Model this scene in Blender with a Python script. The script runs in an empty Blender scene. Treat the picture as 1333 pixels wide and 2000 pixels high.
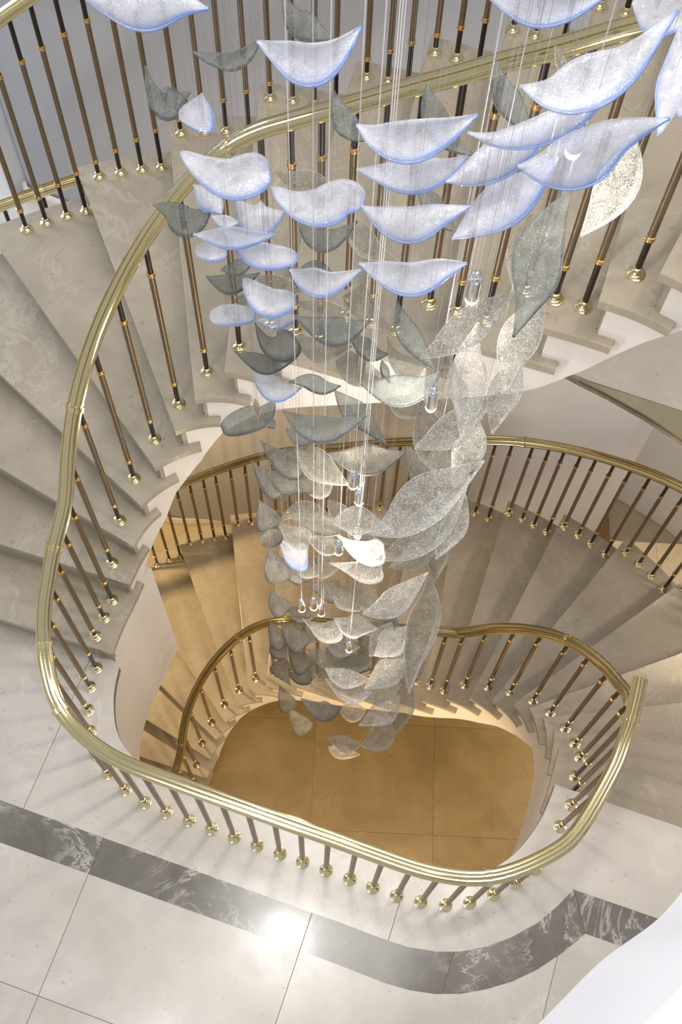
import bpy, bmesh, math, random
from mathutils import Vector, Matrix

sc = bpy.context.scene
COL = sc.collection
# ------------------------------------------------------------------ camera
F_PX, PITCH, ROLL, CAM_Z = 2265.7, 1.13868, 0.0503, 5.4
cp, sp, cr, sr = math.cos(PITCH), math.sin(PITCH), math.cos(ROLL), math.sin(ROLL)
def _r(x, y, z): return (cr*x - sr*y, sr*x + cr*y, z)
_rt, _fw, _dn = _r(1, 0, 0), _r(0, -sp, cp), _r(0, cp, sp)
cam_d = bpy.data.cameras.new('camera'); cam = bpy.data.objects.new('camera', cam_d); COL.objects.link(cam)
cam_d.sensor_fit = 'VERTICAL'; cam_d.sensor_height = 36; cam_d.lens = F_PX/2000*36
cam_d.clip_start = 0.02; cam_d.clip_end = 100
R3 = Matrix(((_rt[0], -_rt[1], -_rt[2]), (_fw[0], -_fw[1], -_fw[2]), (-_dn[0], _dn[1], _dn[2])))
cam.matrix_world = Matrix.Translation((0, 0, CAM_Z)) @ R3.to_4x4()
sc.camera = cam
# ------------------------------------------------------------------ world, lights, exposure
world = bpy.data.worlds.new('world'); sc.world = world; world.use_nodes = True
bg = world.node_tree.nodes['Background']
bg.inputs[0].default_value = (0.92, 0.94, 1.0, 1); bg.inputs[1].default_value = 0.5
def area(name, loc, target, size, power, col, shape='DISK', sy=None):
    d = bpy.data.lights.new(name, 'AREA'); d.shape = shape if sy is None else 'RECTANGLE'; d.size = size
    if sy: d.size_y = sy
    d.energy = power; d.color = col
    o = bpy.data.objects.new(name, d); COL.objects.link(o); o.location = loc
    v = Vector(target) - Vector(loc); o.rotation_euler = v.to_track_quat('-Z', 'Y').to_euler(); return o
def spot(name, loc, target, power, col, angle=1.6, blend=.6, size=.05):
    d = bpy.data.lights.new(name, 'SPOT'); d.energy = power; d.color = col; d.spot_size = angle; d.spot_blend = blend; d.shadow_soft_size = size
    o = bpy.data.objects.new(name, d); COL.objects.link(o); o.location = loc
    v = Vector(target) - Vector(loc); o.rotation_euler = v.to_track_quat('-Z', 'Y').to_euler(); return o
area('overhead_light', (0.0, 1.45, 8.3), (0.0, 1.3, 0), 2.3, 120, (1, .97, .93))
area('overhead_light', (-1.9, -0.7, 8.3), (-1.0, 0.6, 0), 1.0, 92, (1, .97, .94), sy=2.6)  # added fill from the left front for the landing
area('overhead_light', (2.4, 2.8, 8.3), (0.9, 2.6, 2.0), .5, 60, (1, .95, .88), sy=2.2)
area('window_daylight', (-4.6, 5.2, 3.2), (-0.6, 1.6, 0.6), 2.2, 120, (.70, .80, 1))
spot('upper_tread_fill', (1.5, 1.5, 7.6), (0.9, 2.9, 2.0), 150, (1, .94, .84), .95, .8, .12)  # added spot that brightens the upper right treads
spot('downlight_below_left', (-2.1, 3.3, -1.45), (-0.5, 3.0, -4.2), 150, (1, .70, .34), 2.5, .5, .05)
spot('lower_wall_fill', (2.7, 1.7, -.5), (1.3, 4.5, -1.9), 230, (1, .88, .74), 2.5, .6, .12)  # added light out of view to brighten the lower wall on the right
spot('hall_fill', (1.6, -.7, -3.9), (-.9, 1.6, -.6), 120, (1, .80, .54), 2.0, .8, .3)  # added warm fill hidden under the landing, lifts the soffits and left string
spot('ledge_fill', (3.3, 1.9, 2.0), (2.1, 3.6, 0), 130, (1, .90, .78), 1.7, .8, .15)  # added fill out of view, brightens the ledge and right-hand treads
spot('downlight_right_flight', (2.6, 1.2, 1.9), (1.4, 2.2, -1.2), 32, (1, .84, .66), 1.8, .9, .12)
spot('downlight_below_landing', (0.1, 0.2, -1.3), (0.2, 1.9, -4.2), 190, (1, .74, .42), 2.5, .8, .15)
area('fascia_fill', (-.35, .95, 6.9), (.4, .12, 3.95), .3, 30, (1, .98, .95))  # added only to whiten the floor edge beside the camera
sc.view_settings.view_transform = 'Standard'; sc.view_settings.look = 'None'
sc.view_settings.gamma = 1; sc.view_settings.use_curve_mapping = False; sc.view_settings.exposure = 0.03
sc.cycles.transparent_max_bounces = 32
random.seed(5)

# ------------------------------------------------------------------ materials
def srgb(r, g, b):
    f = lambda c: (c/255/12.92) if c/255 <= .04045 else ((c/255+.055)/1.055)**2.4
    return (f(r), f(g), f(b), 1)
def new_mat(name):
    m = bpy.data.materials.new(name); m.use_nodes = True
    nt = m.node_tree; return m, nt, nt.nodes, nt.links, nt.nodes['Principled BSDF']
def simple(name, col, rough=.5, metal=0, spec=.5, noise=0, nscale=20, bump=0):
    m, nt, N, L, P = new_mat(name)
    P.inputs['Base Color'].default_value = col; P.inputs['Roughness'].default_value = rough
    P.inputs['Metallic'].default_value = metal; P.inputs['Specular IOR Level'].default_value = spec
    g = N.new('ShaderNodeNewGeometry'); n = N.new('ShaderNodeTexNoise'); n.inputs['Scale'].default_value = nscale; n.inputs['Detail'].default_value = 4
    L.new(g.outputs['Position'], n.inputs['Vector'])
    if noise:
        mx = N.new('ShaderNodeMixRGB'); mx.blend_type = 'MULTIPLY'; mx.inputs[1].default_value = col
        cr_ = N.new('ShaderNodeValToRGB'); cr_.color_ramp.elements[0].color = (1-noise,)*3+(1,); cr_.color_ramp.elements[1].color = (1+noise*.3,)*3+(1,)
        cr_.color_ramp.elements[0].position = .3; cr_.color_ramp.elements[1].position = .7
        L.new(n.outputs['Fac'], cr_.inputs[0]); mx.inputs[0].default_value = 1
        L.new(cr_.outputs[0], mx.inputs[2]); L.new(mx.outputs[0], P.inputs['Base Color'])
    if bump:
        b = N.new('ShaderNodeBump'); b.inputs['Strength'].default_value = bump; b.inputs['Distance'].default_value = .002
        L.new(n.outputs['Fac'], b.inputs['Height']); L.new(b.outputs[0], P.inputs['Normal'])
    return m
def marble(name, c1, c2, vein, rough=.2, vein_w=.02, vein_amt=.35, scale=1.0, fleck=.5, tone=.06):
    m, nt, N, L, P = new_mat(name)
    g = N.new('ShaderNodeNewGeometry'); oi = N.new('ShaderNodeObjectInfo')
    off = N.new('ShaderNodeVectorMath'); off.operation = 'MULTIPLY_ADD'; off.inputs[1].default_value = (1, 1, 1)
    L.new(g.outputs['Position'], off.inputs[0])
    rv = N.new('ShaderNodeMath'); rv.operation = 'MULTIPLY'; rv.inputs[1].default_value = 7; L.new(oi.outputs['Random'], rv.inputs[0])
    L.new(rv.outputs[0], off.inputs[2])
    def noise(s, d=8, dist=0.0, r=.6):
        n = N.new('ShaderNodeTexNoise'); n.inputs['Scale'].default_value = s*scale; n.inputs['Detail'].default_value = d
        n.inputs['Roughness'].default_value = r; n.inputs['Distortion'].default_value = dist
        L.new(off.outputs[0], n.inputs['Vector']); return n.outputs['Fac']
    def ramp(src, p0, p1, a=0, b=1):
        r = N.new('ShaderNodeMapRange'); r.inputs[1].default_value = p0; r.inputs[2].default_value = p1; r.inputs[3].default_value = a; r.inputs[4].default_value = b
        L.new(src, r.inputs[0]); return r.outputs[0]
    def mix(fac, a, b, bt='MIX'):
        x = N.new('ShaderNodeMixRGB'); x.blend_type = bt
        if isinstance(fac, float): x.inputs[0].default_value = fac
        else: L.new(fac, x.inputs[0])
        for i, v in ((1, a), (2, b)):
            if isinstance(v, tuple): x.inputs[i].default_value = v
            else: L.new(v, x.inputs[i])
        return x.outputs[0]
    base = mix(ramp(noise(2.6, 9, .6), .32, .68), c1, c2)
    base = mix(ramp(noise(11, 6, .3), .3, .75, 0, .55), base, tuple(min(1, (a*.45+b*.55)*.84) for a, b in zip(c1[:3], c2[:3]))+(1,))
    # thin veins: narrow band around the middle value of a distorted noise
    v = noise(1.7, 10, 1.6, .68)
    sub = N.new('ShaderNodeMath'); sub.operation = 'SUBTRACT'; sub.inputs[1].default_value = .5; L.new(v, sub.inputs[0])
    ab = N.new('ShaderNodeMath'); ab.operation = 'ABSOLUTE'; L.new(sub.outputs[0], ab.inputs[0])
    gate = ramp(noise(1.3, 3), .45, .62)
    vm = N.new('ShaderNodeMath'); vm.operation = 'MULTIPLY'; L.new(ramp(ab.outputs[0], 0, vein_w, vein_amt, 0), vm.inputs[0]); L.new(gate, vm.inputs[1])
    base = mix(vm.outputs[0], base, vein)
    fl = ramp(noise(38, 3, 0, .5), .66, .74, 0, fleck)
    base = mix(fl, base, tuple(c*.55 for c in c1[:3])+(1,))
    hs = N.new('ShaderNodeMapRange'); hs.inputs[3].default_value = 1-tone; hs.inputs[4].default_value = 1+tone; L.new(oi.outputs['Random'], hs.inputs[0])
    hv = N.new('ShaderNodeHueSaturation'); L.new(hs.outputs[0], hv.inputs['Value']); L.new(base, hv.inputs['Color'])
    L.new(hv.outputs[0], P.inputs['Base Color'])
    L.new(ramp(noise(6, 4), .3, .7, rough*.8, rough*1.3), P.inputs['Roughness'])
    P.inputs['Specular IOR Level'].default_value = .5
    return m
M_TREAD = marble('beige_marble_tread', srgb(158, 147, 129), srgb(182, 171, 151), srgb(206, 198, 184), .24, tone=.03)
M_FLOOR = marble('cream_marble_floor', srgb(196, 188, 176), srgb(212, 205, 194), srgb(234, 228, 220), .19, tone=.03)
M_BAND = marble('grey_marble_band', srgb(104, 98, 90), srgb(134, 128, 120), srgb(214, 208, 200), .14, .028, .8, 1.6, .4)
M_GROUT = simple('joint_grout', srgb(150, 140, 122), .7, noise=.1)
M_BROWN = marble('brown_marble_hall_floor', srgb(152, 128, 82), srgb(182, 158, 108), srgb(196, 168, 124), .3, tone=.02, scale=.9)
M_CREAM = marble('cream_marble_hall_border', srgb(222, 204, 168), srgb(236, 222, 192), srgb(240, 232, 212), .25)
M_EMP = marble('dark_emperador_inlay', srgb(96, 72, 40), srgb(140, 108, 64), srgb(200, 176, 130), .2, .03, .7, 2)
M_OLIVE = marble('olive_marble_edge_band', srgb(150, 142, 116), srgb(168, 160, 134), srgb(190, 184, 164), .3)
M_PLASTER = simple('white_painted_plaster', srgb(240, 232, 222), .62, noise=.03, nscale=3)
M_WALL = simple('grey_wall_paint', srgb(186, 188, 194), .7, noise=.03, nscale=2)
M_WHITE = simple('white_gloss_fascia', srgb(245, 246, 248), .4)
M_BRASS = simple('polished_brass', (.86, .74, .44, 1), .13, 1, noise=.05, nscale=9)
M_RAIL = simple('polished_pale_brass_rail', (.76, .66, .38, 1), .11, 1, noise=.04, nscale=5)
M_RING = simple('gold_ring', (.86, .55, .20, 1), .18, 1, noise=.05, nscale=50)
M_DARK = simple('dark_bronze_rod', srgb(42, 30, 21), .28, .2, noise=.1, nscale=60)
M_TUBE = simple('brushed_bronze_sleeve', srgb(136, 118, 94), .34, .75, noise=.12, nscale=90)
M_CHROME = simple('chrome', (.86, .86, .87, 1), .07, 1, noise=.03, nscale=60)
M_WIRE = simple('clear_hanging_line', srgb(150, 146, 148), .45, 0, noise=.05)
M_CABLE = simple('white_silicone_cable', srgb(236, 230, 226), .5, 0, noise=.03)
def emit(name, col, s):
    m, nt, N, L, P = new_mat(name)
    P.inputs['Emission Color'].default_value = col; P.inputs['Emission Strength'].default_value = s; P.inputs['Base Color'].default_value = (1, 1, 1, 1); return m
M_LAMP = emit('lit_lens', (1, .95, .86, 1), 30)
M_PANE = emit('daylight_pane', (.35, .52, 1, 1), 4.0)
def glass(name, col, ecol, alpha0, alpha1, ealpha, tint, etint, rough, bump, sc_, fine):
    """translucent cast glass: body colour col, tinted rim ecol; the ripples of the casting let more or less through"""
    m, nt, N, L, P = new_mat(name); out = N['Material Output']
    g = N.new('ShaderNodeNewGeometry'); at = N.new('ShaderNodeAttribute'); at.attribute_name = 'rim'
    def tex(s, det, dist):
        n = N.new('ShaderNodeTexNoise'); n.inputs['Scale'].default_value = s; n.inputs['Detail'].default_value = det; n.inputs['Distortion'].default_value = dist
        L.new(g.outputs['Position'], n.inputs['Vector']); return n.outputs['Fac']
    def rng(src, a, b, c, d):
        r = N.new('ShaderNodeMapRange'); r.inputs[1].default_value = a; r.inputs[2].default_value = b
        for i, v in ((3, c), (4, d)):
            if isinstance(v, (int, float)): r.inputs[i].default_value = v
            else: L.new(v, r.inputs[i])
        L.new(src, r.inputs[0]); return r.outputs[0]
    def math_(op, a, b):
        x = N.new('ShaderNodeMath'); x.operation = op
        for i, v in ((0, a), (1, b)):
            if isinstance(v, (int, float)): x.inputs[i].default_value = v
            else: L.new(v, x.inputs[i])
        return x.outputs[0]
    f1 = tex(sc_, 3, 2.2); f2 = tex(sc_*2.0, 2, 2.5)
    ridge = math_('ABSOLUTE', math_('SUBTRACT', f1, .5), 0)
    lines = rng(ridge, .004, .035, 1, 0)
    h_ = math_('ADD', math_('MULTIPLY', f2, .8), lines)
    b = N.new('ShaderNodeBump'); b.inputs['Strength'].default_value = bump; b.inputs['Distance'].default_value = .004; L.new(h_, b.inputs['Height'])
    def colmix(c1, c2):
        x = N.new('ShaderNodeMixRGB'); x.inputs[1].default_value = c1; x.inputs[2].default_value = c2; L.new(rimf, x.inputs[0]); return x.outputs[0]
    rimf = rng(at.outputs['Fac'], .15, 1.0, 0, 1)
    L.new(colmix(col, ecol), P.inputs['Base Color']); P.inputs['Roughness'].default_value = rough; P.inputs['Specular IOR Level'].default_value = .9
    P.inputs['Coat Weight'].default_value = .7; P.inputs['Coat Roughness'].default_value = .05
    L.new(b.outputs[0], P.inputs['Normal']); L.new(b.outputs[0], P.inputs['Coat Normal'])
    tr = N.new('ShaderNodeBsdfTransparent'); L.new(colmix(tint, etint), tr.inputs[0])
    cloud = rng(tex(26, 3, .5), .36, .66, alpha0, alpha1)
    al = math_('ADD', cloud, math_('MULTIPLY', rng(f2, .50, .60, 0, 1), fine*.7))
    al = math_('ADD', al, math_('MULTIPLY', lines, fine))
    mr = N.new('ShaderNodeMixRGB'); L.new(rimf, mr.inputs[0]); L.new(al, mr.inputs[1]); mr.inputs[2].default_value = (ealpha,)*3+(1,)
    mx = N.new('ShaderNodeMixShader'); L.new(mr.outputs[0], mx.inputs[0]); L.new(tr.outputs[0], mx.inputs[1]); L.new(P.outputs[0], mx.inputs[2])
    L.new(mx.outputs[0], out.inputs['Surface']); return m
G = {
 'b': glass('frosted_blue_white_glass', srgb(226, 227, 233), srgb(104, 148, 222), .28, .48, .62, (.90, .92, .99, 1), (.55, .72, 1, 1), .18, .35, 60, .10),
 'g': glass('smoky_grey_glass', srgb(176, 179, 175), srgb(34, 36, 38), .10, .24, .82, (.66, .68, .67, 1), (.24, .26, .28, 1), .12, .6, 75, .22),
 'c': glass('clear_rippled_glass', srgb(240, 236, 228), srgb(244, 240, 232), .03, .18, .8, (.86, .86, .84, 1), (.8, .82, .8, 1), .10, .9, 72, .55),
 's': glass('silver_grey_cast_glass', srgb(206, 200, 186), srgb(66, 64, 58), .16, .34, .72, (.66, .64, .59, 1), (.34, .33, .30, 1), .12, .8, 85, .42),
 't': glass('thin_transparent_glass', srgb(216, 211, 198), srgb(226, 220, 208), .05, .15, .75, (.76, .75, .70, 1), (.62, .64, .62, 1), .12, .8, 85, .40),
}
LEAVES = [
('b','l',0.066,[(-0.474,1.544,4.025),(-0.413,1.524,4.023),(-0.362,1.515,4.026),(-0.307,1.519,4.034),(-0.254,1.509,4.037)]),
('g','l',0.034,[(-0.377,1.967,3.504),(-0.338,1.958,3.498),(-0.287,1.954,3.495),(-0.249,1.98,3.505),(-0.233,2.004,3.514)]),
('b','l',0.069,[(-0.187,1.579,3.91),(-0.143,1.559,3.903),(-0.094,1.544,3.897),(-0.05,1.563,3.908),(-0.007,1.605,3.929)]),
('g','l',0.054,[(-0.178,2.001,3.638),(-0.15,1.952,3.624),(-0.111,1.925,3.62),(-0.062,1.902,3.618)]),
('g','d',0.065,[(-0.504,2.042,3.383),(-0.484,1.983,3.366),(-0.449,1.946,3.358),(-0.42,1.972,3.38)]),
('g','l',0.016,[(-0.414,1.895,3.402),(-0.405,1.921,3.414),(-0.386,1.933,3.419)]),
('b','d',0.089,[(-0.364,1.955,3.395),(-0.369,1.924,3.379),(-0.38,1.883,3.358)]),
('b','f',0.085,[(-0.376,1.698,3.49),(-0.325,1.674,3.467),(-0.269,1.664,3.451),(-0.218,1.685,3.45),(-0.19,1.697,3.443)]),
('g','l',0.077,[(-0.522,1.945,3.012),(-0.475,1.933,3.004),(-0.439,1.913,2.991),(-0.403,1.925,2.993),(-0.373,1.956,3.004)]),
('b','l',0.063,[(-0.421,1.994,3.038),(-0.391,1.969,3.03),(-0.363,1.945,3.022),(-0.343,1.922,3.015)]),
('b','l',0.031,[(-0.365,1.897,3.037),(-0.331,1.89,3.025),(-0.297,1.895,3.02)]),
('b','l',0.05,[(-0.378,1.711,3.199),(-0.315,1.704,3.202),(-0.254,1.702,3.207),(-0.182,1.709,3.216)]),
('b','l',0.089,[(-0.315,2.003,2.979),(-0.278,1.967,2.961),(-0.235,1.962,2.956),(-0.188,1.982,2.964)]),
('b','o',0.05,[(-0.428,1.928,2.854),(-0.386,1.928,2.849),(-0.342,1.93,2.844)]),
('b','f',0.061,[(-0.309,1.735,3.187),(-0.263,1.711,3.169),(-0.214,1.692,3.154),(-0.133,1.696,3.15)]),
('g','l',0.039,[(-0.362,1.918,2.786),(-0.315,1.92,2.797),(-0.271,1.938,2.815)]),
('g','l',0.055,[(-0.412,1.947,2.711),(-0.366,1.939,2.696),(-0.324,1.946,2.688),(-0.265,1.981,2.693)]),
('b','f',0.08,[(-0.305,1.94,2.721),(-0.269,1.906,2.702),(-0.225,1.884,2.688),(-0.159,1.901,2.692)]),
('b','o',0.062,[(-0.408,1.899,2.579),(-0.35,1.914,2.578),(-0.276,1.917,2.572)]),
('b','l',0.043,[(-0.286,1.956,2.492),(-0.221,1.948,2.498),(-0.155,1.965,2.515)]),
('t','l',0.033,[(-0.342,1.951,2.592),(-0.315,1.956,2.592),(-0.286,1.954,2.588)]),
('t','l',0.058,[(-0.274,1.962,2.702),(-0.215,1.945,2.682),(-0.128,1.944,2.67)]),
('t','l',0.05,[(-0.204,1.94,3.166),(-0.156,1.926,3.152),(-0.099,1.927,3.145),(-0.041,1.903,3.126)]),
('b','f',0.082,[(-0.188,1.695,3.398),(-0.135,1.658,3.391),(-0.079,1.645,3.396),(-0.025,1.66,3.413),(0.015,1.647,3.418)]),
('g','l',0.06,[(-0.153,1.993,2.904),(-0.111,1.96,2.892),(-0.059,1.957,2.894),(0.005,2.0,2.917)]),
('b','l',0.062,[(-0.003,1.557,3.624),(0.05,1.545,3.628),(0.109,1.537,3.634),(0.168,1.547,3.648),(0.209,1.567,3.667)]),
('b','l',0.073,[(-0.007,1.543,3.759),(0.034,1.52,3.755),(0.091,1.512,3.757),(0.155,1.528,3.771),(0.213,1.554,3.789)]),
('b','l',0.07,[(0.01,1.584,3.485),(0.052,1.561,3.481),(0.111,1.545,3.48),(0.173,1.562,3.494),(0.235,1.578,3.508)]),
('b','l',0.07,[(0.012,1.531,3.361),(0.06,1.515,3.357),(0.127,1.502,3.353),(0.191,1.523,3.366),(0.243,1.535,3.374)]),
('b','l',0.072,[(-0.161,1.782,2.986),(-0.115,1.756,2.984),(-0.057,1.746,2.989),(0.021,1.774,3.012)]),
('g','l',0.042,[(-0.179,1.936,2.801),(-0.139,1.904,2.779),(-0.088,1.872,2.757)]),
('g','l',0.031,[(-0.144,1.945,2.778),(-0.1,1.95,2.779),(-0.053,1.934,2.77)]),
('t','d',0.069,[(0.133,1.932,2.836),(0.08,1.943,2.849),(0.035,1.961,2.865),(-0.001,1.998,2.89)]),
('t','d',0.095,[(0.139,1.903,2.542),(0.082,1.925,2.563),(0.027,1.955,2.587),(-0.013,1.998,2.617)]),
('g','l',0.056,[(0.151,2.033,3.025),(0.187,2.007,3.009),(0.221,1.968,2.988),(0.267,1.938,2.971)]),
('g','l',0.058,[(0.145,1.975,3.439),(0.16,1.935,3.404),(0.196,1.888,3.367),(0.262,1.863,3.34)]),
('g','l',0.055,[(0.28,1.953,3.547),(0.301,1.898,3.512),(0.336,1.858,3.484),(0.387,1.807,3.45)]),
('g','l',0.051,[(-0.064,1.977,3.4),(-0.046,1.929,3.381),(-0.019,1.893,3.367),(0.013,1.871,3.359)]),
('t','l',0.019,[(0.402,1.935,3.601),(0.415,1.897,3.589),(0.428,1.859,3.577)]),
('b','l',0.053,[(0.178,1.512,4.097),(0.228,1.504,4.083),(0.278,1.505,4.074),(0.336,1.522,4.073),(0.397,1.555,4.078)]),
('b','l',0.079,[(0.249,1.394,4.021),(0.3,1.38,4.022),(0.355,1.392,4.035),(0.416,1.422,4.056),(0.486,1.492,4.095)]),
('b','l',0.093,[(0.534,1.935,3.721),(0.594,1.929,3.708),(0.66,1.914,3.69)]),
('b','l',0.054,[(0.595,1.782,3.807),(0.591,1.716,3.769),(0.582,1.659,3.736),(0.57,1.604,3.703)]),
('b','l',0.059,[(0.623,1.77,3.758),(0.62,1.708,3.728),(0.611,1.654,3.702)]),
('b','l',0.049,[(0.188,1.456,3.846),(0.236,1.439,3.851),(0.296,1.442,3.865),(0.354,1.459,3.886),(0.399,1.483,3.91),(0.437,1.51,3.935)]),
('b','l',0.067,[(0.16,1.433,3.744),(0.204,1.445,3.754),(0.258,1.472,3.77),(0.311,1.504,3.789),(0.358,1.552,3.815)]),
('b','l',0.09,[(0.269,1.365,3.87),(0.32,1.369,3.866),(0.381,1.389,3.87),(0.441,1.431,3.883),(0.527,1.466,3.894)]),
('c','l',0.082,[(0.55,1.697,3.617),(0.536,1.627,3.584),(0.502,1.561,3.552),(0.454,1.5,3.524)]),
('b','l',0.085,[(0.184,1.402,3.621),(0.227,1.427,3.642),(0.278,1.459,3.666),(0.327,1.491,3.689),(0.371,1.53,3.717)]),
('g','l',0.098,[(0.452,1.657,3.475),(0.417,1.603,3.462),(0.387,1.531,3.441),(0.378,1.466,3.423),(0.363,1.411,3.41),(0.336,1.343,3.39)]),
('t','l',0.066,[(0.471,2.054,2.912),(0.45,1.991,2.882),(0.442,1.929,2.852),(0.439,1.86,2.819)]),
('c','l',0.094,[(0.471,1.673,3.065),(0.434,1.618,3.044),(0.398,1.546,3.015),(0.385,1.456,2.978)]),
('c','l',0.082,[(0.445,1.661,2.852),(0.421,1.594,2.82),(0.398,1.533,2.791),(0.382,1.463,2.757)]),
('c','l',0.077,[(0.158,1.385,3.224),(0.206,1.417,3.231),(0.261,1.461,3.244),(0.311,1.504,3.256),(0.362,1.544,3.268)]),
('c','l',0.085,[(0.297,1.542,3.144),(0.279,1.475,3.117),(0.278,1.419,3.095),(0.279,1.352,3.068),(0.268,1.283,3.04)]),
('g','l',0.063,[(0.127,1.918,2.68),(0.15,1.855,2.655),(0.191,1.796,2.632),(0.247,1.735,2.608)]),
('t','d',0.079,[(0.116,2.0,2.372),(0.136,1.95,2.353),(0.175,1.917,2.341),(0.224,1.893,2.334)]),
('g','l',0.026,[(0.105,1.962,2.295),(0.115,1.928,2.287),(0.132,1.892,2.278)]),
('g','l',0.086,[(0.035,1.678,2.623),(0.087,1.673,2.608),(0.145,1.674,2.596),(0.21,1.696,2.593),(0.265,1.747,2.604)]),
('t','l',0.071,[(0.131,1.952,2.075),(0.192,1.935,2.059),(0.258,1.915,2.042)]),
('t','l',0.138,[(0.252,2.001,2.247),(0.296,1.949,2.209),(0.334,1.882,2.165),(0.368,1.82,2.122)]),
('c','l',0.086,[(0.181,1.421,2.734),(0.229,1.447,2.736),(0.281,1.481,2.741),(0.334,1.525,2.751),(0.405,1.583,2.767)]),
('c','l',0.092,[(0.359,1.707,2.472),(0.373,1.622,2.442),(0.35,1.556,2.422),(0.319,1.477,2.395)]),
('c','l',0.107,[(0.353,1.9,1.981),(0.344,1.811,1.947),(0.324,1.721,1.913)]),
('t','l',0.095,[(0.235,1.886,2.197),(0.257,1.8,2.154),(0.291,1.725,2.116),(0.33,1.664,2.085)]),
('s','l',0.094,[(0.226,1.961,1.744),(0.257,1.906,1.714),(0.311,1.865,1.691),(0.371,1.843,1.677)]),
('c','l',0.126,[(0.078,1.235,2.592),(0.148,1.257,2.619),(0.217,1.306,2.659),(0.287,1.347,2.695),(0.365,1.396,2.735)]),
('c','l',0.103,[(0.102,1.214,2.465),(0.178,1.244,2.483),(0.244,1.299,2.513),(0.296,1.356,2.545),(0.348,1.427,2.582)]),
('c','l',0.079,[(0.405,1.696,1.954),(0.389,1.604,1.928),(0.353,1.532,1.912),(0.318,1.463,1.897)]),
('t','l',0.093,[(0.195,1.689,1.25),(0.273,1.716,1.262),(0.339,1.768,1.286),(0.369,1.838,1.317)]),
('t','l',0.093,[(0.412,2.02,0.914),(0.426,1.944,0.872),(0.416,1.886,0.84),(0.412,1.817,0.801)]),
('c','l',0.091,[(0.091,1.364,1.611),(0.164,1.381,1.632),(0.231,1.425,1.665),(0.309,1.491,1.709)]),
('t','l',0.119,[(0.35,1.676,1.242),(0.356,1.581,1.213),(0.335,1.486,1.184),(0.307,1.365,1.142),(0.293,1.236,1.098)]),
('s','d',0.12,[(-0.304,1.977,1.696),(-0.253,1.929,1.681),(-0.201,1.9,1.674),(-0.146,1.895,1.678)]),
('t','l',0.107,[(-0.172,1.911,1.843),(-0.119,1.853,1.827),(-0.054,1.803,1.815),(0.023,1.76,1.806)]),
('s','d',0.1,[(-0.35,2.005,1.484),(-0.311,1.964,1.453),(-0.267,1.935,1.428),(-0.227,1.912,1.405)]),
('s','l',0.098,[(-0.289,1.927,1.559),(-0.226,1.894,1.546),(-0.165,1.884,1.544),(-0.107,1.854,1.534)]),
('t','l',0.084,[(-0.152,1.966,1.423),(-0.086,1.943,1.401),(-0.043,1.986,1.408)]),
('s','l',0.099,[(-0.051,1.731,2.093),(0.013,1.714,2.097),(0.079,1.711,2.106),(0.135,1.713,2.118),(0.198,1.728,2.136)]),
('g','l',0.072,[(-0.038,1.811,2.354),(0.005,1.775,2.324),(0.057,1.743,2.294),(0.132,1.684,2.253)]),
('g','l',0.075,[(-0.179,1.628,2.535),(-0.109,1.593,2.515),(-0.036,1.591,2.511),(0.058,1.63,2.525)]),
('g','l',0.067,[(-0.202,1.92,1.894),(-0.148,1.904,1.878),(-0.081,1.901,1.868)]),
('b','l',0.079,[(-0.311,1.957,2.201),(-0.261,1.922,2.184),(-0.211,1.902,2.174),(-0.147,1.918,2.18)]),
('g','l',0.052,[(-0.187,1.91,2.223),(-0.129,1.91,2.235),(-0.071,1.888,2.237),(-0.021,1.889,2.25)]),
('g','l',0.054,[(-0.352,1.924,2.369),(-0.293,1.906,2.35),(-0.238,1.897,2.334),(-0.162,1.928,2.337)]),
('g','d',0.096,[(-0.288,1.969,2.46),(-0.252,1.92,2.433),(-0.208,1.91,2.424),(-0.165,1.94,2.433)]),
('g','l',0.078,[(-0.156,1.811,2.74),(-0.098,1.785,2.735),(-0.041,1.77,2.734),(0.007,1.778,2.744),(0.055,1.795,2.758)]),
('t','l',0.076,[(-0.181,2.006,2.373),(-0.115,1.955,2.356),(-0.059,1.945,2.358),(0.008,1.959,2.371)]),
('t','l',0.05,[(-0.165,1.938,2.622),(-0.098,1.931,2.611),(-0.038,1.922,2.599),(0.006,1.92,2.591)]),
('g','l',0.056,[(-0.005,1.978,2.417),(0.034,1.955,2.4),(0.075,1.931,2.382),(0.119,1.935,2.378)]),
('t','l',0.094,[(-0.043,2.011,2.276),(-0.002,1.964,2.265),(0.056,1.929,2.26),(0.121,1.918,2.265)]),
('g','f',0.086,[(-0.242,1.941,2.043),(-0.275,1.902,2.012),(-0.335,1.889,1.994),(-0.413,1.863,1.969)]),
('g','l',0.032,[(-0.282,1.947,1.909),(-0.255,1.935,1.898),(-0.244,1.922,1.886)]),
('t','l',0.024,[(-0.301,1.923,2.084),(-0.294,1.89,2.071),(-0.287,1.866,2.063)]),
('s','d',0.117,[(-0.334,2.001,1.136),(-0.304,1.952,1.107),(-0.277,1.904,1.079)]),
('c','d',0.109,[(-0.279,1.972,1.029),(-0.222,1.932,1.006),(-0.174,1.908,0.99),(-0.122,1.896,0.979)]),
('s','o',0.083,[(-0.333,1.937,0.836),(-0.293,1.96,0.843),(-0.246,1.978,0.846)]),
('b','d',0.125,[(-0.269,2.006,0.768),(-0.229,1.962,0.746),(-0.179,1.934,0.732),(-0.134,1.935,0.731)]),
('s','d',0.107,[(-0.306,1.997,0.654),(-0.289,1.943,0.636),(-0.255,1.854,0.602)]),
('s','d',0.108,[(-0.289,1.981,0.587),(-0.227,1.944,0.565),(-0.138,1.912,0.546)]),
('t','l',0.073,[(-0.235,1.905,1.163),(-0.177,1.941,1.18),(-0.105,1.94,1.181),(-0.022,1.91,1.168)]),
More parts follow.
